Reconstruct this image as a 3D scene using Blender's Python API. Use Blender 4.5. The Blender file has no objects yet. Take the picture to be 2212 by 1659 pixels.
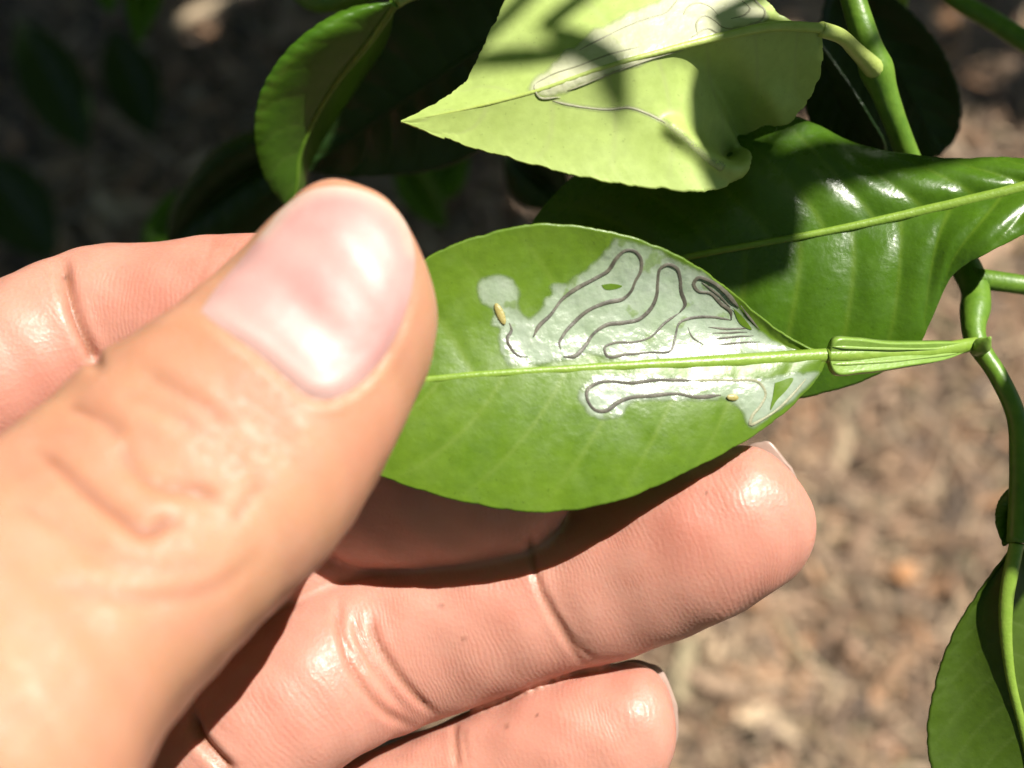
import bpy, bmesh, math, random
import numpy as np
from mathutils import Vector, Matrix
from mathutils.bvhtree import BVHTree
from mathutils.geometry import delaunay_2d_cdt

random.seed(7); rng = np.random.default_rng(11)
SC = bpy.context.scene
COL = SC.collection

# ------------------------------------------------------------------ camera
FPX, CX, CY = 2396.0, 1106.0, 829.5          # focal length and centre, in pixels of a 2212x1659 picture
PITCH = math.radians(62); CAMZ = 0.95
cd = bpy.data.cameras.new('camera'); cam = bpy.data.objects.new('camera', cd); COL.objects.link(cam)
cam.location = (0, 0, CAMZ); cam.rotation_euler = (math.radians(90) - PITCH, 0, 0)
cd.sensor_width = 36; cd.lens = 36 * FPX / 2212
cd.clip_start = 0.005; cd.clip_end = 200
cd.dof.use_dof = True; cd.dof.focus_distance = 0.1165; cd.dof.aperture_fstop = cd.lens / 2.6
SC.camera = cam
RGT = np.array([1., 0, 0]); FWD = np.array([0, math.cos(PITCH), -math.sin(PITCH)]); UPV = np.array([0, math.sin(PITCH), math.cos(PITCH)])
CAM = np.array([0, 0, CAMZ])

# ------------------------------------------------------------------ light
sc_ = np.array([.42, .60, .68]); sc_ /= np.linalg.norm(sc_)
SUN = sc_[0] * RGT + sc_[1] * UPV - sc_[2] * FWD
elev = math.asin(SUN[2]); azim = math.atan2(SUN[0], SUN[1])
w = bpy.data.worlds.new('World'); SC.world = w; w.use_nodes = True
nt = w.node_tree; sky = nt.nodes.new('ShaderNodeTexSky'); sky.sky_type = 'NISHITA'; sky.sun_disc = False
sky.sun_elevation = elev; sky.sun_rotation = azim
bgn = nt.nodes['Background']; nt.links.new(sky.outputs[0], bgn.inputs[0]); bgn.inputs[1].default_value = 0.05
sl = bpy.data.lights.new('sun', 'SUN'); so = bpy.data.objects.new('sun', sl); COL.objects.link(so)
sl.energy = 5.0; sl.angle = math.radians(.53); sl.color = (1, .955, .87)
so.rotation_euler = Vector(SUN).to_track_quat('Z', 'Y').to_euler(); so.location = (1, 0, 3)
SC.view_settings.view_transform = 'Standard'; SC.view_settings.look = 'None'
SC.view_settings.exposure = 0.86; SC.view_settings.gamma = 1
SC.cycles.max_bounces = 6; SC.cycles.diffuse_bounces = 2; SC.cycles.glossy_bounces = 2

# ------------------------------------------------------------------ helpers
def P(x, y, z):
    """picture point + distance along the optical axis -> world point"""
    return CAM + (x - CX) / FPX * z * RGT - (y - CY) / FPX * z * UPV + z * FWD
def PX(p):
    d = np.asarray(p) - CAM; z = d @ FWD
    return CX + FPX * (d @ RGT) / z, CY - FPX * (d @ UPV) / z, z
def ray(x, y):
    d = P(x, y, 1.0) - CAM; return Vector(d / np.linalg.norm(d))
def hermite(us, pts, t):
    us = np.asarray(us, float); pts = np.asarray(pts, float); t = np.asarray(t, float)
    n = len(us); m = np.zeros_like(pts)
    d = np.diff(pts, axis=0) / np.diff(us)[:, None]
    m[0] = d[0]; m[-1] = d[-1]
    for i in range(1, n - 1):
        a, b = us[i] - us[i - 1], us[i + 1] - us[i]
        m[i] = (d[i - 1] * b + d[i] * a) / (a + b)
    k = np.clip(np.searchsorted(us, t, side='right') - 1, 0, n - 2)
    h = (us[k + 1] - us[k]); s = ((t - us[k]) / h)[:, None]; h = h[:, None]
    return ((2*s**3 - 3*s**2 + 1) * pts[k] + (s**3 - 2*s**2 + s) * h * m[k] + (-2*s**3 + 3*s**2) * pts[k+1] + (s**3 - s**2) * h * m[k+1])
def curve(pts, n):
    """smooth curve through world points, evenly by chord length"""
    pts = np.asarray(pts, float)
    u = np.r_[0, np.cumsum(np.linalg.norm(np.diff(pts, axis=0), axis=1))]; u /= u[-1]
    return hermite(u, pts, np.linspace(0, 1, n))
def fast_mesh(name, V, F):
    me = bpy.data.meshes.new(name); me.from_pydata([tuple(v) for v in V], [], F); me.update(); return me
def link(name, me, mat=None, parent=None, smooth=True):
    o = bpy.data.objects.new(name, me); COL.objects.link(o)
    if mat: me.materials.append(mat)
    if parent: o.parent = parent
    if smooth: me.polygons.foreach_set('use_smooth', np.ones(len(me.polygons), bool))
    return o
def tag(o, label=None, cat=None, group=None, kind=None):
    if label: o['label'] = label
    if cat: o['category'] = cat
    if group: o['group'] = group
    if kind: o['kind'] = kind
    return o
def attr(me, name, vals):
    a = me.attributes.new(name, 'FLOAT', 'POINT'); a.data.foreach_set('value', np.asarray(vals, np.float32))
def grid_faces(nu, nv, wrap=False, off=0):
    F = []
    for i in range(nu - 1):
        for j in range(nv - (0 if wrap else 1)):
            j2 = (j + 1) % nv
            F.append((off + i*nv + j, off + i*nv + j2, off + (i+1)*nv + j2, off + (i+1)*nv + j))
    return F
def tube(path, radii, seg=14, flat=1.0, cap=True, n0=None):
    """tube along world points; flat squashes it along the direction n0 (default towards the camera)"""
    path = np.asarray(path, float); n = len(path)
    radii = np.broadcast_to(np.asarray(radii, float), (n,)) if np.ndim(radii) < 2 else radii
    T = np.gradient(path, axis=0); T /= np.linalg.norm(T, axis=1)[:, None] + 1e-12
    ref = np.array(-FWD if n0 is None else n0, float)
    V = []; a = np.linspace(0, 2*np.pi, seg, endpoint=False)
    for i in range(n):
        S = np.cross(T[i], ref); l = np.linalg.norm(S)
        S = S / l if l > 1e-4 else RGT
        N = np.cross(S, T[i])
        V += list(path[i] + radii[i] * (np.cos(a)[:, None] * S + flat * np.sin(a)[:, None] * N))
    F = grid_faces(n, seg, True)
    if cap:
        F.append(tuple(range(seg))[::-1]); F.append(tuple((n-1)*seg + k for k in range(seg)))
    return V, F
class MB:
    def __init__(s): s.V = []; s.F = []
    def add(s, VF):
        o = len(s.V); s.V += list(VF[0]); s.F += [tuple(o + k for k in f) for f in VF[1]]; return s
    def mesh(s, name): return fast_mesh(name, s.V, s.F)

# ------------------------------------------------------------------ materials
def new_mat(name):
    m = bpy.data.materials.new(name); m.use_nodes = True; t = m.node_tree
    return m, t, t.nodes['Principled BSDF'], t.nodes['Material Output']
def N(t, kind, **kw):
    n = t.nodes.new(kind)
    for k, v in kw.items(): setattr(n, k, v)
    return n
TONE = .74          # all albedos below are given relative to this
def mixc(t, fac, a, b, blend='MIX'):
    n = N(t, 'ShaderNodeMix', data_type='RGBA', blend_type=blend)
    for s, v in ((n.inputs[0], fac), (n.inputs[6], a), (n.inputs[7], b)):
        if hasattr(v, 'is_output'): t.links.new(v, s)
        elif isinstance(v, (tuple, list)): s.default_value = (*[q*TONE for q in v[:3]], 1)
        else: s.default_value = v
    return n.outputs[2]
def mathn(t, op, a, b=0.0):
    n = N(t, 'ShaderNodeMath', operation=op)
    for s, v in ((n.inputs[0], a), (n.inputs[1], b)):
        if hasattr(v, 'is_output'): t.links.new(v, s)
        else: s.default_value = v
    return n.outputs[0]
def ramp(t, fac, lo, hi, a=0.0, b=1.0):
    n = N(t, 'ShaderNodeMapRange'); t.links.new(fac, n.inputs[0])
    n.inputs[1].default_value = lo; n.inputs[2].default_value = hi; n.inputs[3].default_value = a; n.inputs[4].default_value = b
    return n.outputs[0]
def noise(t, scale, detail=3, rough=.55, dist=0.0):
    tc = N(t, 'ShaderNodeTexCoord'); n = N(t, 'ShaderNodeTexNoise')
    t.links.new(tc.outputs['Object'], n.inputs['Vector'])
    n.inputs['Scale'].default_value = scale; n.inputs['Detail'].default_value = detail
    n.inputs['Roughness'].default_value = rough; n.inputs['Distortion'].default_value = dist
    return n.outputs[0]
def atn(t, name):
    n = N(t, 'ShaderNodeAttribute'); n.attribute_name = name; return n.outputs['Fac']
def bump(t, h, strength, dist, normal=None):
    n = N(t, 'ShaderNodeBump'); t.links.new(h, n.inputs['Height'])
    n.inputs['Strength'].default_value = strength; n.inputs['Distance'].default_value = dist
    if normal: t.links.new(normal, n.inputs['Normal'])
    return n.outputs[0]

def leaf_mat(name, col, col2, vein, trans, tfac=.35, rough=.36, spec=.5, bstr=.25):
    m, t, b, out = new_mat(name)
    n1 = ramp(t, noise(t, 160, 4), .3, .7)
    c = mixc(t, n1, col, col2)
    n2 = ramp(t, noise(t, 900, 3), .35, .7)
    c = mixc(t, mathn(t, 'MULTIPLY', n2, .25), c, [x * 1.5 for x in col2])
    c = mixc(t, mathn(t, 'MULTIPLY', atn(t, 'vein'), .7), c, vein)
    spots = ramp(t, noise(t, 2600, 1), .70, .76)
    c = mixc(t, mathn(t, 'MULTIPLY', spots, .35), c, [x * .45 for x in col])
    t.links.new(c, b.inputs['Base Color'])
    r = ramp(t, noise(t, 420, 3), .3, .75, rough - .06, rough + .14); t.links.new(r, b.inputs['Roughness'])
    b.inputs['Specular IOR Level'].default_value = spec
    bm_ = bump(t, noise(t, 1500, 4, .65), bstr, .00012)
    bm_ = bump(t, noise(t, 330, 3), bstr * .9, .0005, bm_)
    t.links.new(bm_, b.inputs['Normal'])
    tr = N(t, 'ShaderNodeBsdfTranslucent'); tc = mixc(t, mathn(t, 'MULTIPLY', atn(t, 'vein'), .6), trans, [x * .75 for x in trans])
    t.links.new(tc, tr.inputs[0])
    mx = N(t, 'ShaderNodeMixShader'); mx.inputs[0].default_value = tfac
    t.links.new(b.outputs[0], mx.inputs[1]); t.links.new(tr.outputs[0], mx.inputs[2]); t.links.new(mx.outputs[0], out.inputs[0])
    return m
M = {}
M['held'] = leaf_mat('held_leaf_green', (.112, .215, .013), (.155, .265, .02), (.20, .31, .04), (.34, .52, .03), .16, .34)
M['glossy'] = leaf_mat('glossy_leaf_green', (.065, .155, .008), (.09, .195, .012), (.15, .26, .02), (.25, .42, .02), .2, .27, .6, .35)
M['young'] = leaf_mat('young_leaf_lime', (.55, .70, .185), (.60, .745, .235), (.60, .71, .25), (.58, .78, .16), .25, .42, .45, .12)
M['dark'] = leaf_mat('shaded_leaf_dark', (.014, .038, .006), (.02, .05, .008), (.035, .075, .02), (.06, .14, .008), .12, .34, .5)  # shade is painted into this green, for leaves lying in shadow
M['mid'] = leaf_mat('mid_leaf_green', (.07, .18, .012), (.10, .23, .015), (.16, .30, .04), (.30, .52, .03), .35, .36)
M['olive'] = leaf_mat('olive_leaf_green', (.065, .12, .008), (.085, .15, .012), (.12, .19, .03), (.25, .38, .02), .3, .45, .4)
def plain_mat(name, c1, c2, rough=.45, scale=600, bs=.3, bd=.0002, spec=.5, streak=None):
    m, t, b, out = new_mat(name)
    c = mixc(t, ramp(t, noise(t, scale, 4), .3, .7), c1, c2); t.links.new(c, b.inputs['Base Color'])
    b.inputs['Roughness'].default_value = rough; b.inputs['Specular IOR Level'].default_value = spec
    t.links.new(bump(t, noise(t, scale * 2.5, 4), bs, bd), b.inputs['Normal'])
    return m
M['stem'] = plain_mat('green_twig', (.10, .22, .015), (.17, .31, .03), .4)
M['petiole'] = plain_mat('petiole_green', (.21, .36, .05), (.28, .44, .08), .36)
M['rib'] = plain_mat('midrib_green', (.22, .36, .04), (.28, .42, .06), .36, 900)
M['riby'] = plain_mat('midrib_lime', (.47, .58, .13), (.53, .64, .18), .42, 900)
M['veinlet'] = plain_mat('vein_pale', (.22, .31, .05), (.27, .36, .07), .2, 900, .2)
M['nail_edge'] = plain_mat('nail_edge', (.42, .29, .24), (.48, .34, .28), .35)
M['veinlet2'] = plain_mat('petiole_ridge', (.28, .43, .09), (.33, .48, .13), .3, 900)
M['bark'] = plain_mat('bark', (.10, .075, .045), (.17, .14, .09), .85, 60, .9, .004)
M['frass'] = plain_mat('frass_dark', (.06, .055, .042), (.17, .155, .115), .5, 700)
M['frass_pale'] = plain_mat('frass_pale', (.30, .30, .18), (.40, .40, .25), .5, 1500)
M['larva'] = plain_mat('larva_yellow', (.42, .36, .10), (.5, .42, .16), .4, 1500)

def mine_mat(name, c1, c2, green, rough, amt):
    m, t, b, out = new_mat(name)
    c = mixc(t, ramp(t, noise(t, 700, 4), .3, .7), c1, c2)
    c = mixc(t, ramp(t, noise(t, 150, 3), .42, .68, 0, .45), c, [x*.5 + y*.5 for x, y in zip(c1, green)])
    c = mixc(t, mathn(t, 'MULTIPLY', atn(t, 'rim'), .75), c, green)
    isl = ramp(t, noise(t, 420, 3, .5), .62, .68)
    c = mixc(t, mathn(t, 'MULTIPLY', isl, amt), c, green)
    t.links.new(c, b.inputs['Base Color']); b.inputs['Roughness'].default_value = rough
    b.inputs['Specular IOR Level'].default_value = .75
    nb = bump(t, noise(t, 2200, 4, .6), .35, .00015); nb = bump(t, noise(t, 420, 2), .6, .0005, nb)
    t.links.new(nb, b.inputs['Normal'])
    tr = N(t, 'ShaderNodeBsdfTranslucent'); tr.inputs[0].default_value = (*[min(1, x*1.3) for x in green], 1)
    mx = N(t, 'ShaderNodeMixShader'); mx.inputs[0].default_value = .12
    t.links.new(b.outputs[0], mx.inputs[1]); t.links.new(tr.outputs[0], mx.inputs[2])
    film = N(t, 'ShaderNodeBsdfTransparent'); m2 = N(t, 'ShaderNodeMixShader')      # the loosened film thins out towards its rim
    t.links.new(mathn(t, 'MULTIPLY', atn(t, 'rim'), .95), m2.inputs[0]); t.links.new(mx.outputs[0], m2.inputs[1]); t.links.new(film.outputs[0], m2.inputs[2])
    t.links.new(m2.outputs[0], out.inputs[0])
    return m
M['mine'] = mine_mat('silvery_mine', (.40, .50, .36), (.50, .58, .46), (.18, .29, .04), .28, .6)
M['mine_vein'] = plain_mat('mine_vein', (.42, .52, .34), (.5, .6, .42), .18, 900, .2, .0002, .8)
M['mine_pale'] = mine_mat('pale_mine', (.78, .78, .52), (.84, .84, .62), (.5, .6, .22), .35, .25)
M['mine_band'] = mine_mat('pale_mine_band', (.68, .72, .38), (.74, .76, .45), (.45, .56, .2), .4, .2)

def skin_mat():
    m, t, b, out = new_mat('skin')
    base = mixc(t, atn(t, 'dorsal'), (.68, .325, .245), (.60, .305, .175))
    base = mixc(t, mathn(t, 'MULTIPLY', ramp(t, noise(t, 110, 5, .65), .40, .62), .5), base, (.64, .27, .20))
    base = mixc(t, mathn(t, 'MULTIPLY', ramp(t, noise(t, 420, 3, .6), .4, .7), .22), base, (.72, .41, .32))
    th = mathn(t, 'MULTIPLY', atn(t, 'dorsal'), ramp(t, noise(t, 75, 4, .65), .38, .68)); base = mixc(t, mathn(t, 'MULTIPLY', th, .55), base, (.60, .28, .16))
    base = mixc(t, atn(t, 'blush'), base, (.62, .19, .135))
    base = mixc(t, atn(t, 'fold'), base, (.38, .145, .08))  # also tints the painted shade on the thumb's upper left side
    base = mixc(t, atn(t, 'speck'), base, (.10, .035, .02))
    t.links.new(base, b.inputs['Base Color'])
    b.inputs['Subsurface Weight'].default_value = .5
    b.inputs['Subsurface Radius'].default_value = (1.0, .32, .16)
    b.inputs['Subsurface Scale'].default_value = .0022
    b.inputs['Roughness'].default_value = .42; b.inputs['Specular IOR Level'].default_value = .42
    s = atn(t, 'along')
    ws = mathn(t, 'ADD', mathn(t, 'MULTIPLY', s, 2 * math.pi / .00052), mathn(t, 'MULTIPLY', noise(t, 150, 3), 30))
    ridge = mathn(t, 'MULTIPLY', mathn(t, 'MULTIPLY', mathn(t, 'SINE', ws), ramp(t, noise(t, 110, 3), .40, .66)), atn(t, 'palmar'))
    n1 = bump(t, ridge, .13, .00010)
    n2 = bump(t, noise(t, 1900, 3, .6), .12, .0001, n1)
    v = N(t, 'ShaderNodeTexVoronoi'); v.inputs['Scale'].default_value = 2400
    tc = N(t, 'ShaderNodeTexCoord'); t.links.new(tc.outputs['Object'], v.inputs['Vector'])
    n3 = bump(t, v.outputs['Distance'], .20, .00012, n2)
    n4 = bump(t, noise(t, 300, 3), .10, .0004, n3)
    t.links.new(n4, b.inputs['Normal'])
    r = ramp(t, noise(t, 1200, 2), .35, .7, .38, .56); r = mathn(t, 'ADD', r, mathn(t, 'MULTIPLY', atn(t, 'dorsal'), .12)); t.links.new(r, b.inputs['Roughness'])
    return m
M['skin'] = skin_mat()
def nail_mat():
    m, t, b, out = new_mat('nail')
    c = mixc(t, ramp(t, noise(t, 220, 3), .3, .7), (.62, .315, .30), (.67, .385, .36))
    c = mixc(t, atn(t, 'lunula'), c, (.70, .48, .44))
    c = mixc(t, atn(t, 'freeedge'), c, (.74, .56, .47))
    t.links.new(c, b.inputs['Base Color']); b.inputs['Roughness'].default_value = .40; b.inputs['Specular IOR Level'].default_value = .3
    b.inputs['Subsurface Weight'].default_value = .3; b.inputs['Subsurface Scale'].default_value = .001
    b.inputs['Subsurface Radius'].default_value = (1, .4, .3)
    t.links.new(bump(t, noise(t, 700, 3), .15, .0002), b.inputs['Normal'])
    return m
M['nail'] = nail_mat()

# ------------------------------------------------------------------ ground
def ground_mat():
    m, t, b, out = new_mat('soil')
    c = mixc(t, ramp(t, noise(t, 9, 5, .6), .35, .65), (.12, .085, .06), (.22, .165, .12))
    c = mixc(t, ramp(t, noise(t, 70, 5, .7), .35, .7), c, (.30, .22, .16))
    t.links.new(c, b.inputs['Base Color']); b.inputs['Roughness'].default_value = .95
    nb = bump(t, noise(t, 60, 6, .7), 1.0, .02); t.links.new(nb, b.inputs['Normal'])
    return m
TONE = .8
M['soil'] = ground_mat()
n = 161; xs = np.linspace(-1, 1, n); xs = np.sign(xs) * (np.abs(xs) ** 2.6) * 60
gx, gy = np.meshgrid(xs, xs + .55, indexing='ij')
def hills(x, y):
    return (.012*np.sin(7*x+1.3)*np.cos(6*y) + .008*np.sin(17*x-4*y) + .006*np.cos(23*y+9*x)) * np.exp(-(x*x+y*y)/9)
V = np.stack([gx.ravel(), gy.ravel(), hills(gx, gy).ravel()], 1)
g = link('ground', fast_mesh('ground', V, grid_faces(n, n)), M['soil']); tag(g, kind='structure')

def litter_mat():
    m, t, b, out = new_mat('dry_litter')
    a = N(t, 'ShaderNodeAttribute'); a.attribute_name = 'tint'
    c = mixc(t, ramp(t, noise(t, 130, 3), .3, .7, .0, .4), a.outputs['Color'], (.10, .07, .045))
    t.links.new(c, b.inputs['Base Color']); b.inputs['Roughness'].default_value = .7
    return m
M['litter'] = litter_mat(); TONE = .74
PAL = np.array([(.40, .29, .21), (.33, .22, .15), (.24, .16, .11), (.46, .36, .27), (.50, .41, .31), (.36, .25, .19), (.16, .11, .08), (.42, .24, .14), (.30, .27, .18), (.11, .075, .05)])
def litter():
    Vs, Fs, Cs = [], [], []; off = 0
    K = 24000
    px = rng.normal(0, .50, K); py = rng.normal(.50, .45, K)
    for i in range(K):
        x, y = px[i], py[i]; z = hills(x, y) + rng.uniform(.001, .02)
        a = rng.uniform(0, 6.283)
        kind = rng.random()
        if kind < .45: L, W, ns = rng.uniform(.03, .11), rng.uniform(.0011, .0030), 5
        elif kind < .9: L, W, ns = rng.uniform(.008, .032), rng.uniform(.003, .009), 3
        else: L, W, ns = rng.uniform(.03, .06), rng.uniform(.009, .017), 5
        d = np.array([math.cos(a), math.sin(a), rng.normal(0, .28)]); s = np.array([-math.sin(a), math.cos(a), rng.normal(0, .4)])
        bend = rng.normal(0, .25); lift = rng.uniform(-.1, .35)
        s0 = np.linspace(-.5, .5, ns)
        ctr = np.array([x, y, z]) + L * s0[:, None] * d + (bend * L * s0**2)[:, None] * s + np.array([0, 0, 1]) * (lift * L * s0**2)[:, None]
        wv = W * .5 * np.sqrt(np.clip(1 - (1.8*s0)**2 * (1 if kind > .45 else .3), .05, 1))
        l_, r_ = ctr - wv[:, None]*s, ctr + wv[:, None]*s
        V = np.empty((ns*2, 3)); V[0::2] = l_; V[1::2] = r_
        Vs.append(V); Fs += [(off+2*k, off+2*k+1, off+2*k+3, off+2*k+2) for k in range(ns-1)]; off += ns*2
        c = PAL[rng.integers(len(PAL))] * np.array([1.0, .90, .76]) * rng.uniform(.4, 1.45); Cs.append(np.tile(np.r_[c, 1], (ns*2, 1)))
    me = fast_mesh('leaf_litter', np.vstack(Vs), Fs)
    a = me.color_attributes.new('tint', 'FLOAT_COLOR', 'POINT'); a.data.foreach_set('color', np.vstack(Cs).astype(np.float32).ravel())
    o = link('leaf_litter', me, M['litter']); tag(o, 'dry brown straw, bark chips and dead leaf bits covering the ground', 'leaf litter', kind='stuff')
litter()

# ------------------------------------------------------------------ leaves
def leaf(mid, up, lo, mat, nu=120, nv=26, bulge=0.0, veins=9, du=.16, vdepth=.00018, thick=.00028, parent=None, label=None, serr=2.0,
         rib=None, rib_r=(.0007, .00015), rib_lift=.2, fold=None, jit=1, name='leaf', puff=.0, dents=None):
    """leaf blade from its midrib and its two margins, each a list of (u, x, y, z)"""
    u = np.linspace(0, 1, nu)
    def cv(L):
        L = np.array(L, float); return hermite(L[:, 0], np.array([P(*r[1:]) for r in L]), u)
    m_, a_, b_ = cv(mid), cv(up), cv(lo)
    r0 = np.random.default_rng(jit)
    px = a_[0]*0
    V = np.zeros((nu, 2*nv - 1, 3)); vein = np.zeros((nu, 2*nv - 1))
    ww = np.linspace(0, 1, nv)
    bl = bulge if isinstance(bulge, tuple) else (bulge, bulge)
    for side, E in ((-1, a_), (1, b_)):
        D = E - m_
        # scalloped margin
        s_ = np.sin(u*150 + r0.uniform(0, 6)) * .5 + np.sin(u*97 + r0.uniform(0, 6)) * .5 + r0.normal(0, .25, nu)
        ln = np.linalg.norm(D, axis=1) + 1e-9
        D = D * (1 + np.clip(s_, -1.4, .4) * serr * 5e-5 / np.maximum(ln, .002))[:, None]
        jitter = r0.normal(0, .16, 60)
        for j, wv in enumerate(ww):
            col = nv - 1 + side * j
            p = m_ + D * wv
            q = (u - du * wv**1.25) * veins + .5*(side > 0)
            kk = np.clip(np.round(q).astype(int) + 20, 0, 59)
            d = np.abs(q + jitter[kk]*.6*wv - np.round(q)) / veins
            vn = np.exp(-(d/.0055)**2) * (1 - wv**3 * .9) * np.clip(u*12, 0, 1) * (u - du*wv**1.25 < 1)
            gl = np.exp(-(d/.02)**2) * (1 - wv**4)
            h = vdepth * (gl - .4) - puff * np.cos(np.pi * np.clip(d*veins*2, 0, 1)) * -.5 * (wv*(1-wv)*4)
            h += bl[side > 0] * (wv * (1 - wv) * 4) * np.sin(np.pi*np.clip(u, 0, 1)**.65)
            V[:, col] = p + h[:, None] * FWD
            for (qx, qy, qr, qd) in (dents or ()):
                zz = (V[:, col]-CAM) @ FWD; X_ = CX + FPX*((V[:, col]-CAM) @ RGT)/zz; Y_ = CY - FPX*((V[:, col]-CAM) @ UPV)/zz
                V[:, col] += (qd*np.exp(-((X_-qx)**2+(Y_-qy)**2)/qr**2))[:, None] * FWD
            vein[:, col] = vn
    me = fast_mesh(name, V.reshape(-1, 3), grid_faces(nu, 2*nv - 1))
    attr(me, 'vein', vein.ravel())
    o = link(name, me, mat, parent)
    md = o.modifiers.new('solid', 'SOLIDIFY'); md.thickness = thick; md.offset = 0
    if label: o['label'] = label
    o_bvh = BVHTree.FromPolygons(V.reshape(-1, 3).tolist(), grid_faces(nu, 2*nv - 1))
    if rib:
        rr = np.linspace(rib_r[0], rib_r[1], nu) * np.clip(.9 + .1*np.sin(u*9), 0, 2)
        V2, F2 = tube(m_ - FWD * (rr * rib_lift)[:, None], rr, 10, .75)
        link('midrib', fast_mesh('midrib', V2, F2), rib, o)
    return o, o_bvh
def on_surface(bvh, x, y, lift, zguess=.11):
    d = ray(x, y); h, nrm, i, _ = bvh.ray_cast(Vector(CAM), d)
    if h is None:
        h, nrm, i, _ = bvh.find_nearest(Vector(P(x, y, zguess)))
    if nrm.dot(d) > 0: nrm = -nrm
    return np.array(h) + lift * np.array(nrm), np.array(nrm)
def densify(pts, step, closed=False):
    pts = [np.array(p, float) for p in pts]
    if closed: pts = pts + [pts[0]]
    c = np.array(pts); u = np.r_[0, np.cumsum(np.linalg.norm(np.diff(c, axis=0), axis=1))]
    nn = max(4, int(u[-1] / step)); r = hermite(u, c, np.linspace(0, u[-1], nn))
    return r[:-1] if closed else r
def patch(name, poly, bvh, mat, lift, parent, step=9, dome=0.0, wob=0.0, label=None, solid=0.0):
    r = densify(poly, step*.6, True)
    if wob:
        k = np.arange(len(r)); nrm = np.roll(r, -1, 0) - np.roll(r, 1, 0); nrm = np.stack([nrm[:, 1], -nrm[:, 0]], 1); nrm /= np.linalg.norm(nrm, axis=1)[:, None] + 1e-9
        r = r + nrm * (wob*(np.sin(k*.37)+np.sin(k*.83+1)+np.sin(k*.21+2)) / 2)[:, None]
    lo_, hi_ = r.min(0), r.max(0); pts = [Vector(p) for p in r]; nb = len(pts)
    X, Y = np.meshgrid(np.arange(lo_[0], hi_[0], step), np.arange(lo_[1], hi_[1], step)); G = np.stack([X.ravel(), Y.ravel()], 1)
    inside = np.zeros(len(G), bool); a = r; b = np.roll(r, -1, 0); dist = np.full(len(G), 1e9)
    for p, q in zip(a, b):
        c = (p[1] > G[:, 1]) != (q[1] > G[:, 1])
        with np.errstate(divide='ignore', invalid='ignore'):
            inside ^= c & (G[:, 0] < (q[0]-p[0])*(G[:, 1]-p[1])/(q[1]-p[1]) + p[0])
        dist = np.minimum(dist, np.hypot(G[:, 0]-p[0], G[:, 1]-p[1]))
    G = G[inside & (dist > step*.6)]; dd = np.r_[np.zeros(nb), dist[inside & (dist > step*.6)]]
    pts += [Vector(p) for p in G]
    v2, e2, f2, ov, _, _ = delaunay_2d_cdt(pts, [(k, (k+1) % nb) for k in range(nb)], [], 1, 1e-4)
    W = []; P2 = []; rim = []
    for k, p in enumerate(v2):
        src = ov[k][0] if ov[k] else 0
        s = 1 - math.exp(-dd[src] / 30.); rim.append(math.exp(-dd[src] / 4.8))
        q, _n = on_surface(bvh, p[0], p[1], lift + dome * s); W.append(q); P2.append((p[0], p[1]))
    me = fast_mesh(name, W, [tuple(f) for f in f2])
    attr(me, 'rim', rim)
    o = link(name, me, mat, parent)
    if solid: md = o.modifiers.new('solid', 'SOLIDIFY'); md.thickness = solid
    if label: o['label'] = label
    return o, np.array(P2), dd
def strip(name, pts, bvh, mat, r, lift, parent, flat=.5, step=7, vary=.25):
    c = densify(pts, step); W = []; Ns = []
    for p in c:
        q, nn = on_surface(bvh, p[0], p[1], lift); W.append(q); Ns.append(nn)
    n_ = len(W); k = np.arange(n_)
    rr = r * (1 + vary*np.sin(k*.31+1)*np.sin(k*.13)) * np.clip(np.minimum(k, n_-1-k)/4. + .25, 0, 1)
    V_, F_ = tube(np.array(W), rr, 8, flat)
    return link(name, fast_mesh(name, V_, F_), mat, parent)
def c4(L): return [(823 + .4464*x, 439 + .4464*y) for x, y in L]
def c5(L): return [(823 + .4464*x, .4464*y) for x, y in L]
def Z(L, z=None):
    """(x, y, z) list -> (u, x, y, z) by chord length"""
    a = np.array(L, float); s = np.r_[0, np.cumsum(np.linalg.norm(np.diff(a[:, :2], axis=0), axis=1))]; s /= s[-1]
    return [(s[i], *L[i]) for i in range(len(L))]

tree = bpy.data.objects.new('citrus_tree', None); COL.objects.link(tree); tree.location = (-.95, 1.05, 0)
tag(tree, 'small citrus tree with glossy green leaves, some scarred by leaf miners', 'tree')
TREE_INV = Matrix.Translation((.95, -1.05, 0))
bpy.context.view_layer.update()

# held leaf
LA, BA = leaf(
    [(0, 1787, 768, .1150), (.2, 1560, 782, .1125), (.45, 1280, 795, .1103), (.7, 980, 815, .1086), (1, 600, 860, .1082)],
    [(0, 1787, 768, .1150), (.06, 1720, 738, .1146), (.13, 1650, 690, .1137), (.2, 1580, 630, .1125), (.3, 1480, 560, .1110), (.4, 1350, 508, .1096), (.5, 1190, 483, .1088), (.62, 1040, 508, .1085), (.73, 925, 555, .1083), (.88, 740, 690, .1081), (1, 600, 860, .1082)],
    [(0, 1787, 768, .1150), (.06, 1765, 815, .1147), (.13, 1700, 885, .1135), (.2, 1620, 945, .1122), (.3, 1480, 1020, .1104), (.4, 1340, 1080, .1092), (.5, 1190, 1106, .1086), (.62, 1020, 1088, .1082), (.75, 832, 1032, .1080), (.9, 680, 950, .1080), (1, 600, 860, .1082)],
    M['held'], 260, 60, bulge=(.0013, -.0006), veins=9, du=.13, vdepth=.00010, parent=tree, serr=1.6, rib=M['rib'], rib_r=(.00085, .00030), rib_lift=-.15, jit=3,
    label='bright green leaf pinched in the fingers, marked with silvery winding mines')
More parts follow.
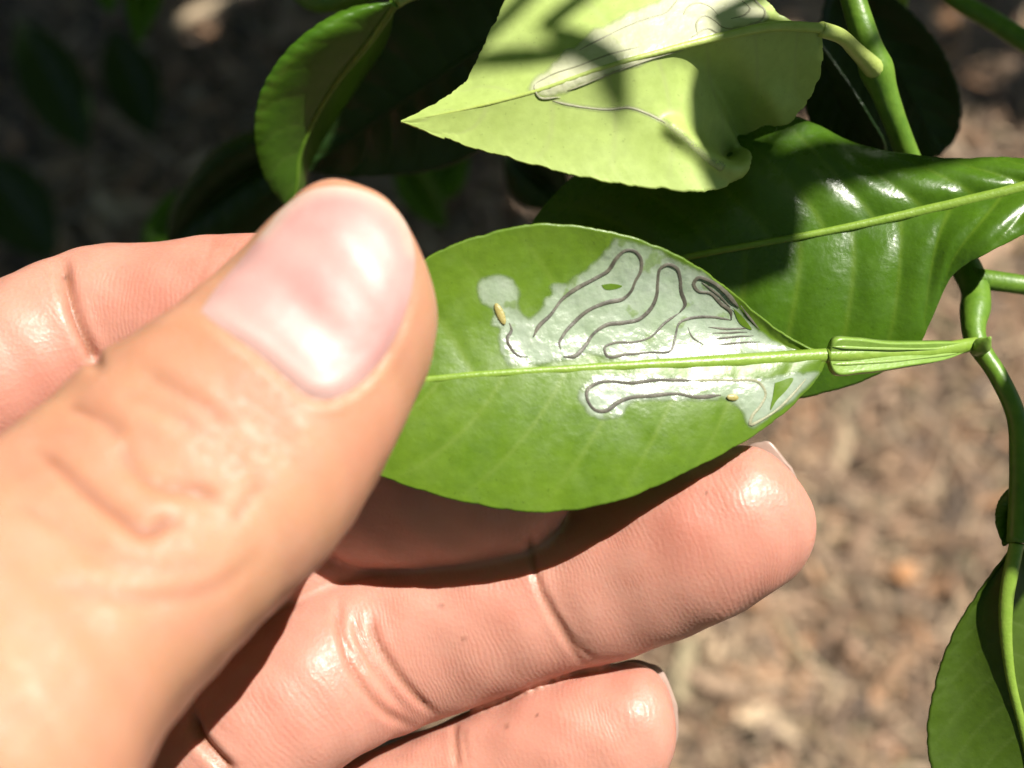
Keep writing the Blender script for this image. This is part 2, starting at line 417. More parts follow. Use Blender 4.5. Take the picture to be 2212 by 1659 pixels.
# young pale leaf
LC, BC = leaf(
    [(0, 1775, 62, .1153), (.12, 1680, 58, .1143), (.27, 1560, 80, .1128), (.42, 1430, 112, .1118), (.57, 1300, 148, .1114), (.72, 1150, 200, .1118), (.86, 1000, 238, .1126), (1, 867, 263, .1138)],
    [(0, 1775, 62, .1153), (.1, 1700, 42, .1158), (.2, 1630, -20, .1168), (.35, 1480, -130, .1178), (.5, 1290, -160, .1178), (.62, 1140, -80, .1168), (.7, 1078, 30, .1160), (.77, 1040, 110, .1153), (.84, 1005, 178, .1148), (.91, 945, 222, .1143), (1, 867, 263, .1138)],
    [(0, 1775, 62, .1153), (.09, 1774, 150, .1176), (.18, 1738, 226, .1203), (.25, 1690, 272, .1223), (.30, 1640, 276, .1243), (.345, 1606, 300, .1258), (.39, 1622, 335, .1228), (.44, 1600, 382, .1176), (.50, 1540, 411, .1148), (.6, 1420, 408, .1136), (.72, 1270, 386, .1128), (.85, 1080, 336, .1128), (.93, 960, 300, .1132), (1, 867, 263, .1138)],
    M['young'], 260, 50, bulge=.0004, veins=8, du=.14, vdepth=.00005, parent=tree, serr=4, rib=M['riby'], rib_r=(.0006, .00008), rib_lift=.45, jit=5, dents=[(1586, 322, 22, .0060), (1560, 296, 34, .0030), (1650, 240, 50, -.0014)] + [(x, y, 20, -.0011) for x, y in ((1450, 278), (1475, 296), (1500, 316), (1525, 336), (1548, 352), (1572, 366), (1596, 372), (1612, 358))],
    label='pale lime young leaf with a puckered margin and whitish mines')
# big glossy leaf behind
LD, BD = leaf(
    [(0, 2330, 370, .1180), (.1, 2212, 405, .1190), (.27, 2000, 455, .1210), (.44, 1800, 498, .1220), (.68, 1490, 555, .1240), (.87, 1250, 610, .1270), (1, 1080, 680, .1300)],
    [(0, 2330, 370, .1180), (.09, 2212, 345, .1205), (.25, 2010, 341, .1232), (.36, 1850, 312, .1250), (.46, 1720, 255, .1262), (.6, 1500, 262, .1280), (.75, 1290, 345, .1300), (.86, 1162, 464, .1310), (1, 1080, 680, .1300)],
    [(0, 2330, 370, .1180), (.07, 2270, 470, .1160), (.12, 2212, 505, .1164), (.19, 2130, 548, .1168), (.25, 2061, 590, .1186), (.31, 2023, 660, .1200), (.37, 1985, 742, .1210), (.45, 1900, 806, .1220), (.54, 1790, 846, .1230), (.7, 1580, 870, .1250), (.86, 1300, 830, .1280), (1, 1080, 680, .1300)],
    M['glossy'], 260, 60, bulge=-.0014, veins=11, du=.14, vdepth=.00015, parent=tree, serr=1.2, rib=M['rib'], rib_r=(.00072, .0003), rib_lift=.55, jit=8, puff=.0002,
    label='large glossy deep green leaf behind the pinched leaf')
leaf(Z([(852, 8, .130), (800, 85, .133), (725, 180, .137), (672, 270, .140), (645, 340, .142), (640, 400, .144), (628, 458, .146)]),
     Z([(852, 8, .130), (760, 18, .130), (675, 62, .129), (600, 135, .130), (560, 210, .132), (550, 300, .135), (575, 390, .140), (628, 458, .146)]),
     Z([(852, 8, .130), (838, 80, .138), (770, 190, .144), (705, 290, .148), (668, 360, .149), (655, 410, .148), (628, 458, .146)]),
     M['mid'], 120, 24, bulge=-.003, veins=8, vdepth=.0001, parent=tree, jit=9, rib=M['stem'], rib_r=(.0007, .0003), label='bright green leaf folded along its midrib beside the dark leaf')
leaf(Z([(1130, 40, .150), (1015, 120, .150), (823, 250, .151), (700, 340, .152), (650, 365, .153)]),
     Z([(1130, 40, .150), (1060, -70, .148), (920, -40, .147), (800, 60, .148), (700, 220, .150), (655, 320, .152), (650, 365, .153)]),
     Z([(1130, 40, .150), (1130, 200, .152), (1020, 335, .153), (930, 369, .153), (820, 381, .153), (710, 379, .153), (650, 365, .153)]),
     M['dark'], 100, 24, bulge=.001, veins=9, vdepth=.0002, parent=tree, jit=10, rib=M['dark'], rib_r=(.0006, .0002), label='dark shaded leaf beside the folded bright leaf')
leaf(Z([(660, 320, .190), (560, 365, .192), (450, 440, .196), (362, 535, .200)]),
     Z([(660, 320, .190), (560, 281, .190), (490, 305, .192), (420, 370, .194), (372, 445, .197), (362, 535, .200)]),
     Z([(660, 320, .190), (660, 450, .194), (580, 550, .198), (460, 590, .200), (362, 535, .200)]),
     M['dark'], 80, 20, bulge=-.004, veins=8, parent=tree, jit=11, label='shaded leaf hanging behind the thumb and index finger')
leaf(Z([(2195, 1172, .1180), (2172, 1300, .1185), (2180, 1450, .1190), (2215, 1600, .120), (2250, 1780, .121)]),
     Z([(2195, 1172, .1180), (2120, 1272, .1200), (2058, 1372, .1210), (2020, 1480, .1215), (2003, 1590, .1215), (2030, 1710, .1215), (2250, 1780, .121)]),
     Z([(2195, 1172, .1180), (2270, 1250, .1200), (2350, 1400, .121), (2390, 1550, .122), (2360, 1700, .122), (2250, 1780, .121)]),
     M['olive'], 140, 30, bulge=.001, veins=9, vdepth=.00003, parent=tree, jit=12, rib=M['rib'], rib_r=(.0009, .0004), label='green leaf hanging below the forked twig')
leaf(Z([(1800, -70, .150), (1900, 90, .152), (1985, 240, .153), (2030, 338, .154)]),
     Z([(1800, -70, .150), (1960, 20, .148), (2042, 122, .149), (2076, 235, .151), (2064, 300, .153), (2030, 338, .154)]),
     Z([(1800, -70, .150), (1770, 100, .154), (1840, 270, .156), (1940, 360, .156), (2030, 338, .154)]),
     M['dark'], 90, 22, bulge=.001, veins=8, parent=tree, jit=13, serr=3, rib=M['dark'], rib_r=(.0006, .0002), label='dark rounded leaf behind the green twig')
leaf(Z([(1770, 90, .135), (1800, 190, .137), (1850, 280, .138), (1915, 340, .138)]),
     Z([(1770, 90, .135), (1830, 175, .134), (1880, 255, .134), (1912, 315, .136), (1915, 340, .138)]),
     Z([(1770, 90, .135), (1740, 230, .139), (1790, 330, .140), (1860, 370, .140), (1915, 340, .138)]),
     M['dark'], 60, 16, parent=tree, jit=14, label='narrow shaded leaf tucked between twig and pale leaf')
# small leaves showing in gaps
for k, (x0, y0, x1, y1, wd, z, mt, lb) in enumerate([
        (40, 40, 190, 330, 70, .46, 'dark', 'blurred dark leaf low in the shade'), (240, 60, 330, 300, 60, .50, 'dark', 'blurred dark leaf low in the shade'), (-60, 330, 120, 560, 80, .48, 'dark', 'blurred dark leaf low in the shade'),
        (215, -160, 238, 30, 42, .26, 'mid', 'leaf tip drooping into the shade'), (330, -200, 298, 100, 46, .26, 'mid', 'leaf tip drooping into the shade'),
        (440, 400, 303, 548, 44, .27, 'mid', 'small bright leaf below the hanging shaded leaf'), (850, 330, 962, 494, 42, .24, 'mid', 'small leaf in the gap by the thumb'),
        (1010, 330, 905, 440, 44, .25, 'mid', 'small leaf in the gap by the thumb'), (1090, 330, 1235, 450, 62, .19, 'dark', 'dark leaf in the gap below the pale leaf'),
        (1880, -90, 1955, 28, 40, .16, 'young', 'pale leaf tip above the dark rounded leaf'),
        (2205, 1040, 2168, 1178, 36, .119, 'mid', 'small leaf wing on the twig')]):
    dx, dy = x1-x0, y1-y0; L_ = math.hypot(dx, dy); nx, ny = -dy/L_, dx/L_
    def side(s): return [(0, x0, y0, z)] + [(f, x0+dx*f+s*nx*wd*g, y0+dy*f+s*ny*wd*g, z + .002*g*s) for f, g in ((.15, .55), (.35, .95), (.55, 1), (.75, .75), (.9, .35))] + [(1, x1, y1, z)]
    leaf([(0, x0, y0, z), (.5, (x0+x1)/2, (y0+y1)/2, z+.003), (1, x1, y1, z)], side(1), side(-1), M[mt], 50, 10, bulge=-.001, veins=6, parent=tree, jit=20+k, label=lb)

# mines, frass and veins of the held leaf
up_m = c4([(465,440),(460,390),(490,350),(550,335),(610,345),(660,390),(680,440),(670,490),(690,530),(720,540),(760,510),(790,460),(820,440),(810,400),(840,375),(890,380),(920,350),(960,330),(1010,290),(1050,260),(1090,210),(1120,160),(1200,172),(1300,198),(1400,244),(1500,295),(1600,350),(1680,430),(1730,490),(1790,570),(1860,628),(1980,695),(2080,722),(2000,738),(1800,748),(1600,756),(1300,757),(1080,756),(1020,740),(930,765),(800,782),(700,795),(610,790),(580,740),(560,660),(572,612),(525,590),(530,520),(480,490)])
patch('leaf_mine', up_m, BA, M['mine'], .00018, LA, 8, .00005, 2.0, 'silvery blotch mine between midrib and margin')
lo_m = c4([(1010,838),(1100,822),(1300,828),(1600,838),(1900,832),(2060,808),(2125,806),(2100,850),(2030,920),(1940,1000),(1860,1055),(1795,1092),(1765,1080),(1740,1015),(1690,972),(1600,962),(1450,962),(1300,966),(1195,984),(1170,1030),(1110,1055),(1040,1050),(980,1002),(945,935)])
patch('leaf_mine', lo_m, BA, M['mine'], .00018, LA, 8, .00005, 2.0, 'silvery blotch mine on the lower half')
patch('green_island', c4([(1900,870),(1990,850),(1960,900),(1905,960),(1880,1000),(1890,930)]), BA, M['held'], .00027, LA, 8)
patch('green_island', c4([(1065,395),(1110,388),(1165,400),(1130,415),(1075,412)]), BA, M['held'], .00027, LA, 5)
patch('green_island', c4([(1700,500),(1760,560),(1790,610),(1740,585)]), BA, M['held'], .00027, LA, 5)
for pts, wd in (
    ([(735,650),(760,600),(820,540),(870,470),(940,415),(1030,365),(1100,320),(1140,260),(1180,225),(1220,225),(1255,265),(1255,320),(1225,380),(1210,420),(1170,460),(1090,480),(1000,520),(930,580),(880,640),(860,690),(870,710)], .00019),
    ([(880,745),(930,745),(980,700),(1030,630),(1090,590),(1170,580),(1240,565),(1300,510),(1330,440),(1335,380),(1350,310),(1390,290),(1430,310),(1445,360),(1450,430),(1465,490),(1440,530)], .00020),
    ([(1440,530),(1370,580),(1300,650),(1220,675),(1120,680),(1080,700),(1090,740),(1180,735),(1300,725),(1400,715),(1420,650),(1440,580),(1500,555),(1600,550),(1690,565)], .00013),
    ([(1690,565),(1690,520),(1640,480),(1590,430),(1530,420),(1510,390),(1530,355),(1590,370),(1660,420),(1730,500)], .0002),
    ([(620,580),(630,620),(610,650),(630,710),(670,745),(710,745)], .00016),
    ([(1640,930),(1520,940),(1430,925),(1300,935),(1200,945),(1140,970),(1090,1005),(1040,1005),(1000,960),(995,910),(1040,875),(1110,865),(1200,875),(1320,860),(1500,862)], .00019),
    ([(1600,660),(1700,650),(1800,640)], .00011), ([(1580,600),(1680,610),(1780,600)], .00011), ([(1620,690),(1720,680),(1830,672)], .00010), ([(1600,630),(1690,628),(1770,622)], .00010), ([(1480,600),(1500,650),(1560,690)], .00010), ([(1740,490),(1790,560),(1830,610)], .0001), ([(1550,380),(1620,430),(1690,500)], .00011)):
    strip('frass_trail', c4(pts), BA, M['frass'], wd, .00024, LA, .12)
for pts in ([(1500,862),(1700,860),(1830,875),(1855,920),(1830,980),(1790,1030),(1780,1070),(1830,1050),(1920,990),(1980,930),(2050,850)],):
    strip('frass_trail', c4(pts), BA, M['frass_pale'], .00014, .00024, LA, .12)
for (a, b_), r_, lb in ((((552, 485), (596, 590)), .0005, 'tiny yellow larva in the rounded end of the silvery mine'), (((1665, 940), (1725, 945)), .00045, 'tiny yellow larva in the mine below the midrib')):
    pts = c4([a, ((a[0]+b_[0])/2, (a[1]+b_[1])/2), b_]); c = densify(pts, 3); W = [on_surface(BA, p[0], p[1], .00035)[0] for p in c]
    k = np.linspace(0, 1, len(W)); rr = r_ * np.sqrt(np.clip(1 - (2*k-1)**2, .02, 1)) * (1 + .08*np.sin(k*40))
    V_, F_ = tube(np.array(W), rr*.8, 10, .35); tag(link('leafminer_larva', fast_mesh('larva', V_, F_), M['larva']), lb, 'larva')

# mines of the pale leaf
patch('leaf_mine', c5([(700,455),(735,385),(830,305),(900,240),(960,208),(1010,152),(1080,120),(1150,80),(1300,20),(1450,-80),(1640,-120),(1790,-10),(1880,95),(1830,128),(1700,165),(1500,230),(1300,300),(1100,375),(900,448),(800,475)]), BC, M['mine_pale'], .00022, LC, 9, .00004, 2.5, 'whitish wavy mine above the midrib')
bandc = np.array([(830,488),(900,505),(1000,522),(1100,530),(1200,522),(1290,552),(1380,600),(1460,660),(1540,735),(1600,785),(1660,812)], float)
tn = np.gradient(bandc, axis=0); nn_ = np.stack([-tn[:, 1], tn[:, 0]], 1) / np.linalg.norm(tn, axis=1)[:, None]
patch('leaf_mine', c5(list(map(tuple, bandc + nn_*17)) + list(map(tuple, (bandc - nn_*17)[::-1]))), BC, M['mine_band'], .00016, LC, 5, .0, .5, 'narrow pale mine curving to the puckered margin')
for pts in (list(map(tuple, bandc[:7])), [(870,470),(760,465),(745,425),(800,385),(950,330),(1100,275),(1250,235)], [(900,440),(1000,400),(1150,340),(1300,285),(1500,215)], [(960,250),(1060,200),(1180,140),(1300,95),(1380,70),(1430,10)],
            [(1460,80),(1480,45),(1530,25),(1590,45),(1630,85)], [(1530,180),(1525,120),(1560,88),(1610,110),(1650,142),(1720,150),(1790,128),(1840,105),(1855,65),(1820,25),(1780,-20)], [(1500,190),(1580,150),(1640,175),(1690,160)], [(1690,100),(1760,80),(1780,55),(1740,10)]):
    strip('frass_trail', c5(pts), BC, M['frass_pale'], .00010, .00026 if pts[0][0] > 840 or pts[0][0] < 800 else .00017, LC, .15)

# ------------------------------------------------------------------ twigs and branches
def twig(name, pts, r, mat, seg=14, nn=60, parent=tree, nodes=()):
    path = curve(pts, nn); rr = np.interp(np.linspace(0, 1, nn), np.linspace(0, 1, len(r)), r)
    for (f, a) in nodes: rr = rr * (1 + a * np.exp(-((np.linspace(0, 1, nn) - f)/.02)**2))
    V_, F_ = tube(path, rr, seg); return link(name, fast_mesh(name, V_, F_), mat, parent)
twig('twig', [P(1800, -230, .125), P(1838, -20, .124), P(1868, 80, .124), P(1893, 150, .125), P(1925, 240, .1265), P(1965, 345, .129), P(2040, 500, .130), P(2105, 620, .126), P(2110, 740, .1215), P(2155, 810, .120), P(2195, 900, .1195), P(2203, 1000, .119), P(2198, 1172, .118)],
     [.0012, .0013, .0014, .0016, .0013, .0013, .0014, .0017, .0014, .0010, .0010, .0011, .0011], M['stem'], nn=120, nodes=((.26, .2), (.66, .15)))
twig('twig', [P(2100, 600, .1255), P(2135, 585, .124), P(2212, 622, .124), P(2330, 680, .128), P(2480, 560, .150), P(2560, 300, .165), np.array([.14, .20, .95]), np.array([.25, .45, 1.25]), np.array([-.3, .80, 1.45]), np.array([-.91, 1.02, 1.30])],
     [.0012, .0010, .0010, .0014, .0018, .0022, .003, .005, .008, .012], M['stem'])
twig('petiole', [P(1772, 63, .1153), P(1810, 75, .1165), P(1850, 110, .120), P(1892, 152, .1245)], [.0008, .00075, .0009, .0012], M['riby'])
twig('petiole', [P(2330, 370, .118), P(2400, 430, .122), P(2400, 560, .130), P(2345, 672, .129)], [.0009, .001, .0012], M['stem'])
twig('petiole', [P(852, 6, .130), P(880, -10, .131), P(940, -25, .133)], [.0008, .0008, .001], M['petiole'])
twig('twig', [P(1838, -20, .124), P(1700, -200, .128), P(1300, -170, .136), P(950, -28, .134), P(880, -40, .14), P(700, 8, .145), P(655, -8, .15), P(640, -60, .16), P(200, -300, .25)],
     [.0013, .0014, .0013, .0013, .0012, .0010, .0011, .0012, .002], M['stem'])
twig('twig', [P(2020, -40, .150), P(2060, -5, .150), P(2140, 42, .150), P(2225, 95, .150), P(2500, 230, .160), P(2560, 300, .165)], [.0011, .0013, .0015, .0015, .002, .0022], M['stem'])
# winged petiole of the held leaf
W1, BW = leaf(Z([(2108, 742, .1205), (2040, 755, .1190), (1900, 765, .1165), (1786, 768, .1150)]),
     Z([(2108, 738, .1205), (2040, 738, .1186), (1900, 737, .1158), (1850, 731, .1150), (1800, 734, .1144), (1786, 766, .1150)]),
     Z([(2108, 746, .1205), (2050, 774, .1190), (1960, 792, .1170), (1860, 806, .1155), (1800, 806, .1150), (1786, 770, .1150)]),
     M['petiole'], 60, 10, veins=0.01, parent=tree, rib=M['rib'], rib_r=(.0008, .0008), rib_lift=.3, serr=0, label='winged petiole of the pinched leaf', name='petiole', thick=.0009)
strip('petiole_ridge', [(2060, 750), (1950, 750), (1850, 748), (1795, 745)], BW, M['veinlet2'], .00015, .0005, W1)
strip('petiole_ridge', [(2060, 765), (1950, 780), (1850, 787), (1795, 788)], BW, M['veinlet2'], .00015, .0005, W1)
twig('bud', [P(2112, 752, .1205), P(2128, 742, .1185), P(2140, 728, .1175)], [.0010, .0009, .0001], M['petiole'], nn=12)

tv, tf = tube(curve([(-.95, 1.05, -.02), (-.96, 1.04, .3), (-.94, 1.05, .7), (-.92, 1.03, 1.15), (-.90, 1.0, 1.6)], 40), np.linspace(.030, .011, 40), 20, n0=(0, 1, .01))
link('trunk', fast_mesh('trunk', tv, tf), M['bark'], tree)

# generic leaf for the crown outside the picture
def gen_leaf(c, d, nrm, L, Wd):
    d = d/np.linalg.norm(d); s = np.cross(nrm, d); s /= np.linalg.norm(s); nrm = np.cross(d, s)
    V, F = [], []; nu = 9
    for i in range(nu):
        u = i/(nu-1); hw = Wd*.5*(math.sin(math.pi*u**.85)**.8) + 1e-4
        for v in (-1, -.5, 0, .5, 1):
            V.append(c + d*L*(u-.5) + s*hw*v + nrm*(hw*.35*abs(v) - .12*L*(u-.5)**2*4*.5))
    return V, grid_faces(nu, 5)
def seg_pt(a, b, f): return a + (b-a)*f
crown = MB(); placed = []; rng = np.random.default_rng(5)
def in_frame(p, mg=240):
    x, y, z = PX(p); return z > 0.0 and -mg < x < 2212+mg and -mg < y < 1659+mg
def shadow_px(p, zt):
    """picture point where the shadow of p falls on the plane at distance zt, if p lies sunward of it"""
    z0 = (p - CAM) @ FWD; k = (zt - z0) / (-(SUN @ FWD)); q = p - SUN * k
    return (*PX(q)[:2], k)
def blocked(p):
    gq = PX(p - SUN * (p[2] / SUN[2]))
    if math.hypot(gq[0]-470, (gq[1]-40)*1.3) < 80: return True
    for zt, box in ((.095, (-500, 330, 1250, 1900)), (.108, (380, 380, 2500, 1900)), (.121, (-300, 420, 2500, 2050)), (.105, (700, -140, 2060, 560)), (.13, (480, 60, 720, 300))):
        x, y, k = shadow_px(p, zt); mg = .052 / zt * FPX
        if k > 0 and box[0]-mg < x < box[2]+mg and box[1]-mg < y < box[3]+mg: return True
    d = (p - CAM) @ FWD; g_ = p - SUN * (p[2] / SUN[2]); x, y, _ = PX(g_)
    return False
tries = 0
while len(placed) < 1500 and tries < 40000:
    tries += 1
    gx_ = P(rng.uniform(-900, 1250), rng.uniform(-700, 900), 1.0) - CAM
    gp = CAM + gx_ * (CAMZ / -gx_[2])
    p = gp + SUN * (rng.uniform(.25, 1.9) / SUN[2])
    if in_frame(p, 330) or blocked(p) or np.linalg.norm(p - CAM) < .16: continue
    placed.append(p)
    dd_ = rng.normal(0, 1, 3); dd_[2] -= .4; nr = np.array([0, 0, 1.]) + rng.normal(0, .45, 3)
    crown.add(gen_leaf(p, dd_, nr, rng.uniform(.08, .12), rng.uniform(.045, .065)))
def falls_right(p):
    x, y, _ = PX(p - SUN * (p[2] / SUN[2])); return x > 1150 and y > 250
tries = 0; extra = 0  # extra leaves added overhead and behind the camera to block sky light
while extra < 4600 and tries < 60000:
    tries += 1
    p = np.array([rng.uniform(-1.0, 1.4), rng.uniform(-.85, 1.6), rng.uniform(.55, 2.0)])
    if in_frame(p, 330) or blocked(p) or falls_right(p) or np.linalg.norm(p - CAM) < .2: continue
    extra += 1; placed.append(p)
    dd_ = rng.normal(0, 1, 3); dd_[2] -= .4; nr = np.array([0, 0, 1.]) + rng.normal(0, .45, 3)
    crown.add(gen_leaf(p, dd_, nr, rng.uniform(.08, .12), rng.uniform(.045, .065)))
# boughs that carry the crown
placed = np.array(placed); print('crown leaves', len(placed), 'tries', tries)
hub = np.array([-.92, 1.03, 1.15])
for tgt in placed[rng.choice(len(placed), min(22, len(placed)), replace=False)]:
    m_ = (hub + tgt)/2 + np.array([0, 0, .12])
    path = curve([hub, m_, tgt], 16)
    if any(in_frame(q, 60) or blocked(q) for q in path): continue
    crown.add(tube(path, np.linspace(.008, .002, 16), 8, n0=(0, 0.1, 1)))
o = link('crown', crown.mesh('crown'), M['mid'], tree); o['kind'] = 'stuff'; attr(o.data, 'vein', np.zeros(len(o.data.vertices)))  # includes the unseen leaves added to hold back sky light

# unseen leaves with petioles, added to cast shade on parts of the shoot
def shade_leaf(x, y, z, t, L, Wd, ang, stem_to):
    c = P(x, y, z) + SUN * t
    d = math.cos(ang)*RGT + math.sin(ang)*UPV; nr = SUN + rng.normal(0, .15, 3)
    V_, F_ = gen_leaf(c, d, nr, L, Wd); me = fast_mesh('leaf', V_, F_); attr(me, 'vein', np.zeros(len(V_)))
    o = link('leaf', me, M['mid'], tree); o['label'] = 'added unseen leaf that shades the leaves below'
    e = c - d/np.linalg.norm(d)*L*.5
    V_, F_ = tube(curve([e, (e + stem_to)/2 + .01*UPV, stem_to], 14), .001, 8); link('petiole', fast_mesh('petiole', V_, F_), M['stem'], tree)
for x, y, z, t_, L_, W_, an in ((1665, 285, .116, .20, .024, .0150, -52), (1880, 362, .124, .26, .034, .0065, 6), (1000, 170, .150, .14, .045, .030, 40), (480, 470, .195, .17, .07, .045, 30), (600, 400, .195, .18, .06, .03, 60),
        (840, 335, .15, .13, .024, .015, 30), (2210, 1000, .119, .10, .03, .010, 85), (1318, 78, .110, .22, .014, .0032, -58), (1165, 58, .111, .24, .012, .0024, -16), (2050, 240, .150, .09, .07, .04, 60)):
    c_ = P(x, y, z) + SUN*t_; shade_leaf(x, y, z, t_, L_, W_, math.radians(an), c_ + .07*RGT + .05*UPV + .02*SUN)
for o in list(tree.children):
    o.matrix_parent_inverse = TREE_INV

# ------------------------------------------------------------------ the hand
def digit(rings, nring=90, seg=44, expo=2.25):
    """rings: (left x, left y, right x, right y, z of axis, half thickness); first and last close the tube"""
    A = np.array(rings, float)
    dz = A[:, 6] if A.shape[1] > 6 else A[:, 0]*0
    Lw = np.array([P(r[0], r[1], r[4]-q) for r, q in zip(A, dz)]); Rw = np.array([P(r[2], r[3], r[4]+q) for r, q in zip(A, dz)])
    c = (Lw + Rw)/2; u = np.r_[0, np.cumsum(np.linalg.norm(np.diff(c, axis=0), axis=1) + .0006)]; u /= u[-1]
    t = np.linspace(0, 1, nring); t = t - .10*np.sin(2*np.pi*t)/(2*np.pi)
    Lw, Rw, H = hermite(u, Lw, t), hermite(u, Rw, t), np.clip(hermite(u, A[:, 5:6], t)[:, 0], 1e-4, 1)
    c = (Lw + Rw)/2; S = (Rw - Lw)/2; T = np.gradient(c, axis=0); T /= np.linalg.norm(T, axis=1)[:, None]
    Sn = S / (np.linalg.norm(S, axis=1)[:, None] + 1e-12)
    Nn = np.cross(Sn, T); Nn /= np.linalg.norm(Nn, axis=1)[:, None] + 1e-12
    Nn *= np.sign(Nn @ -FWD)[:, None]
    a = np.linspace(0, 2*np.pi, seg, endpoint=False); ca, sa = np.cos(a), np.sin(a)
    ca, sa = np.sign(ca)*np.abs(ca)**(2/expo), np.sign(sa)*np.abs(sa)**(2/expo)
    V = []
    for i in range(nring): V += list(c[i] + ca[:, None]*S[i] + sa[:, None]*H[i]*Nn[i])
    F = grid_faces(nring, seg, True); F.append(tuple(range(seg))[::-1]); F.append(tuple((nring-1)*seg+k for k in range(seg)))
    return (V, F), c
thumb = [(752, 412, 778, 424, .1010, .0006), (722, 411, 826, 452, .1010, .0034), (690, 415, 872, 496, .1007, .0049), (655, 430, 918, 580, .1003, .0062), (622, 455, 943, 668, .0999, .0070), (560, 512, 930, 785, .0992, .0077), (490, 585, 885, 895, .0984, .0080),
         (395, 665, 832, 1008, .0966, .0082), (205, 800, 705, 1205, .0936, .0088), (110, 893, 590, 1315, .0914, .0090), (0, 985, 500, 1402, .0888, .0092), (-140, 1065, 345, 1590, .0852, .0098), (-300, 1080, 260, 1800, .0822, .0108), (-600, 1090, -40, 1960, .0820, .0122), (-900, 1150, -500, 1950, .098, .013), (-1150, 1250, -900, 1900, .112, .010)]
index = [(1246, 985, 1244, 1012, .1192, .0006, 0), (1232, 930, 1225, 1090, .1192, .0034, .0015), (1195, 880, 1180, 1150, .1193, .0055, .003), (1110, 845, 1090, 1185, .1195, .0066, .0042), (1000, 815, 955, 1205, .1197, .0072, .0046), (900, 750, 835, 1215, .1200, .0075, .0046), (800, 655, 735, 1190, .1203, .0078, .0042), (700, 570, 640, 1080, .1204, .0079, .003), (560, 505, 540, 930, .1207, .0080, .001), (400, 516, 420, 885, .1212, .0082, 0), (320, 527, 350, 872, .1216, .0083, 0), (230, 527, 290, 880, .1218, .0085, 0),
         (140, 550, 235, 890, .1214, .0086, 0), (60, 578, 170, 925, .1198, .0088, 0), (-60, 645, 80, 985, .1180, .0092, 0), (-200, 740, -60, 1080, .1168, .0095, 0), (-420, 880, -280, 1300, .117, .0100, 0), (-600, 1000, -450, 1500, .118, .009, 0)]
middle = [(1749, 1120, 1749, 1142, .1205, .0006), (1738, 1078, 1741, 1185, .1204, .0032), (1718, 1035, 1718, 1228, .1203, .0050), (1682, 993, 1680, 1264, .1203, .0063), (1625, 962, 1630, 1298, .1204, .0072), (1500, 985, 1560, 1338, .1208, .0080), (1320, 1056, 1420, 1394, 0.1232, .0081), (1215, 1105, 1320, 1426, 0.1242, .0078), (1145, 1135, 1250, 1440, 0.1246, .0074),
          (1060, 1160, 1170, 1466, 0.1250, .0078), (950, 1187, 1080, 1500, 0.1256, .0080), (840, 1210, 990, 1535, 0.1258, .0079), (755, 1232, 925, 1560, 0.1254, .0076), (690, 1262, 860, 1588, 0.1246, .0080), (600, 1322, 790, 1622, .1224, .0086), (490, 1405, 690, 1690, .1208, .0088), (400, 1490, 600, 1790, .1204, .0084), (330, 1580, 500, 1890, .1215, .0080), (200, 1640, 350, 1950, .123, .008)]
ring = [(1459, 1552, 1459, 1574, .1240, .0006), (1450, 1510, 1452, 1618, .1240, .0032), (1430, 1470, 1433, 1660, .1240, .0050), (1392, 1440, 1395, 1705, .1240, .0062), (1320, 1440, 1340, 1745, .1243, .0071), (1180, 1468, 1225, 1780, .1250, .0076), (1060, 1520, 1115, 1825, .1258, .0074), (985, 1553, 1050, 1855, .1262, .0071), (900, 1588, 980, 1880, .1266, .0074), (790, 1632, 870, 1930, .1268, .0076), (640, 1700, 730, 1990, .1262, .0076), (480, 1780, 570, 2080, .1250, .008), (300, 1800, 400, 2150, .1245, .008)]
little = [(1190, 1850, 1190, 1870, .1270, .0006), (1180, 1810, 1182, 1910, .127, .003), (1150, 1775, 1155, 1955, .127, .005), (1050, 1765, 1075, 2010, .1275, .0062), (880, 1820, 920, 2080, .128, .0063), (700, 1900, 750, 2160, .128, .0065), (500, 1990, 560, 2260, .127, .007), (300, 2050, 360, 2330, .126, .0072)]
web = [(930, 1150, 940, 1220, .1275, .001), (880, 1100, 900, 1260, .1275, .004), (700, 1050, 740, 1340, .1275, .006), (480, 1050, 540, 1480, .1265, .007), (250, 1080, 330, 1600, .1255, .008), (0, 1080, 80, 1700, .1245, .009), (-150, 1150, -100, 1600, .124, .006)]
palm = [(470, 1620, 470, 2280, .1265, .0010), (430, 1560, 430, 2330, .1250, .0050), (330, 1440, 340, 2380, .1240, .0082), (150, 1230, 180, 2400, .1235, .0105), (-100, 1050, -60, 2420, .1225, .0125), (-400, 980, -300, 2420, .1215, .0140), (-750, 1080, -600, 2420, .1210, .0150), (-1080, 1300, -950, 2400, .1205, .0150), (-1350, 1560, -1230, 2380, .1200, .0150), (-1700, 1800, -1550, 2650, .1190, .0175), (-2300, 2150, -2100, 3050, .1180, .0200), (-2900, 2500, -2650, 3500, .1170, .0220), (-2960, 2600, -2720, 3420, .1168, .016), (-2985, 2800, -2780, 3200, .1168, .006)]
dzt = {205: -.0008, 110: -.0015, 0: -.0022, -140: -.0032, -300: -.0045, -600: -.0045, -900: -.002}
thumb = [r + (dzt.get(r[0], 0.0),) for r in thumb]
mb = MB(); axes = []
for k, R in enumerate((thumb, index, middle, ring, little, web, palm)):
    vf, c = digit(R, 110 if k < 5 else 80, 44, 2.65 if k == 0 else 2.25); mb.add(vf); axes.append(c)
tmp = bpy.data.objects.new('tmp', mb.mesh('tmp')); COL.objects.link(tmp)
md = tmp.modifiers.new('r', 'REMESH'); md.mode = 'VOXEL'; md.voxel_size = .00036
md = tmp.modifiers.new('s', 'SMOOTH'); md.factor = .5; md.iterations = 7
dg = bpy.context.evaluated_depsgraph_get()
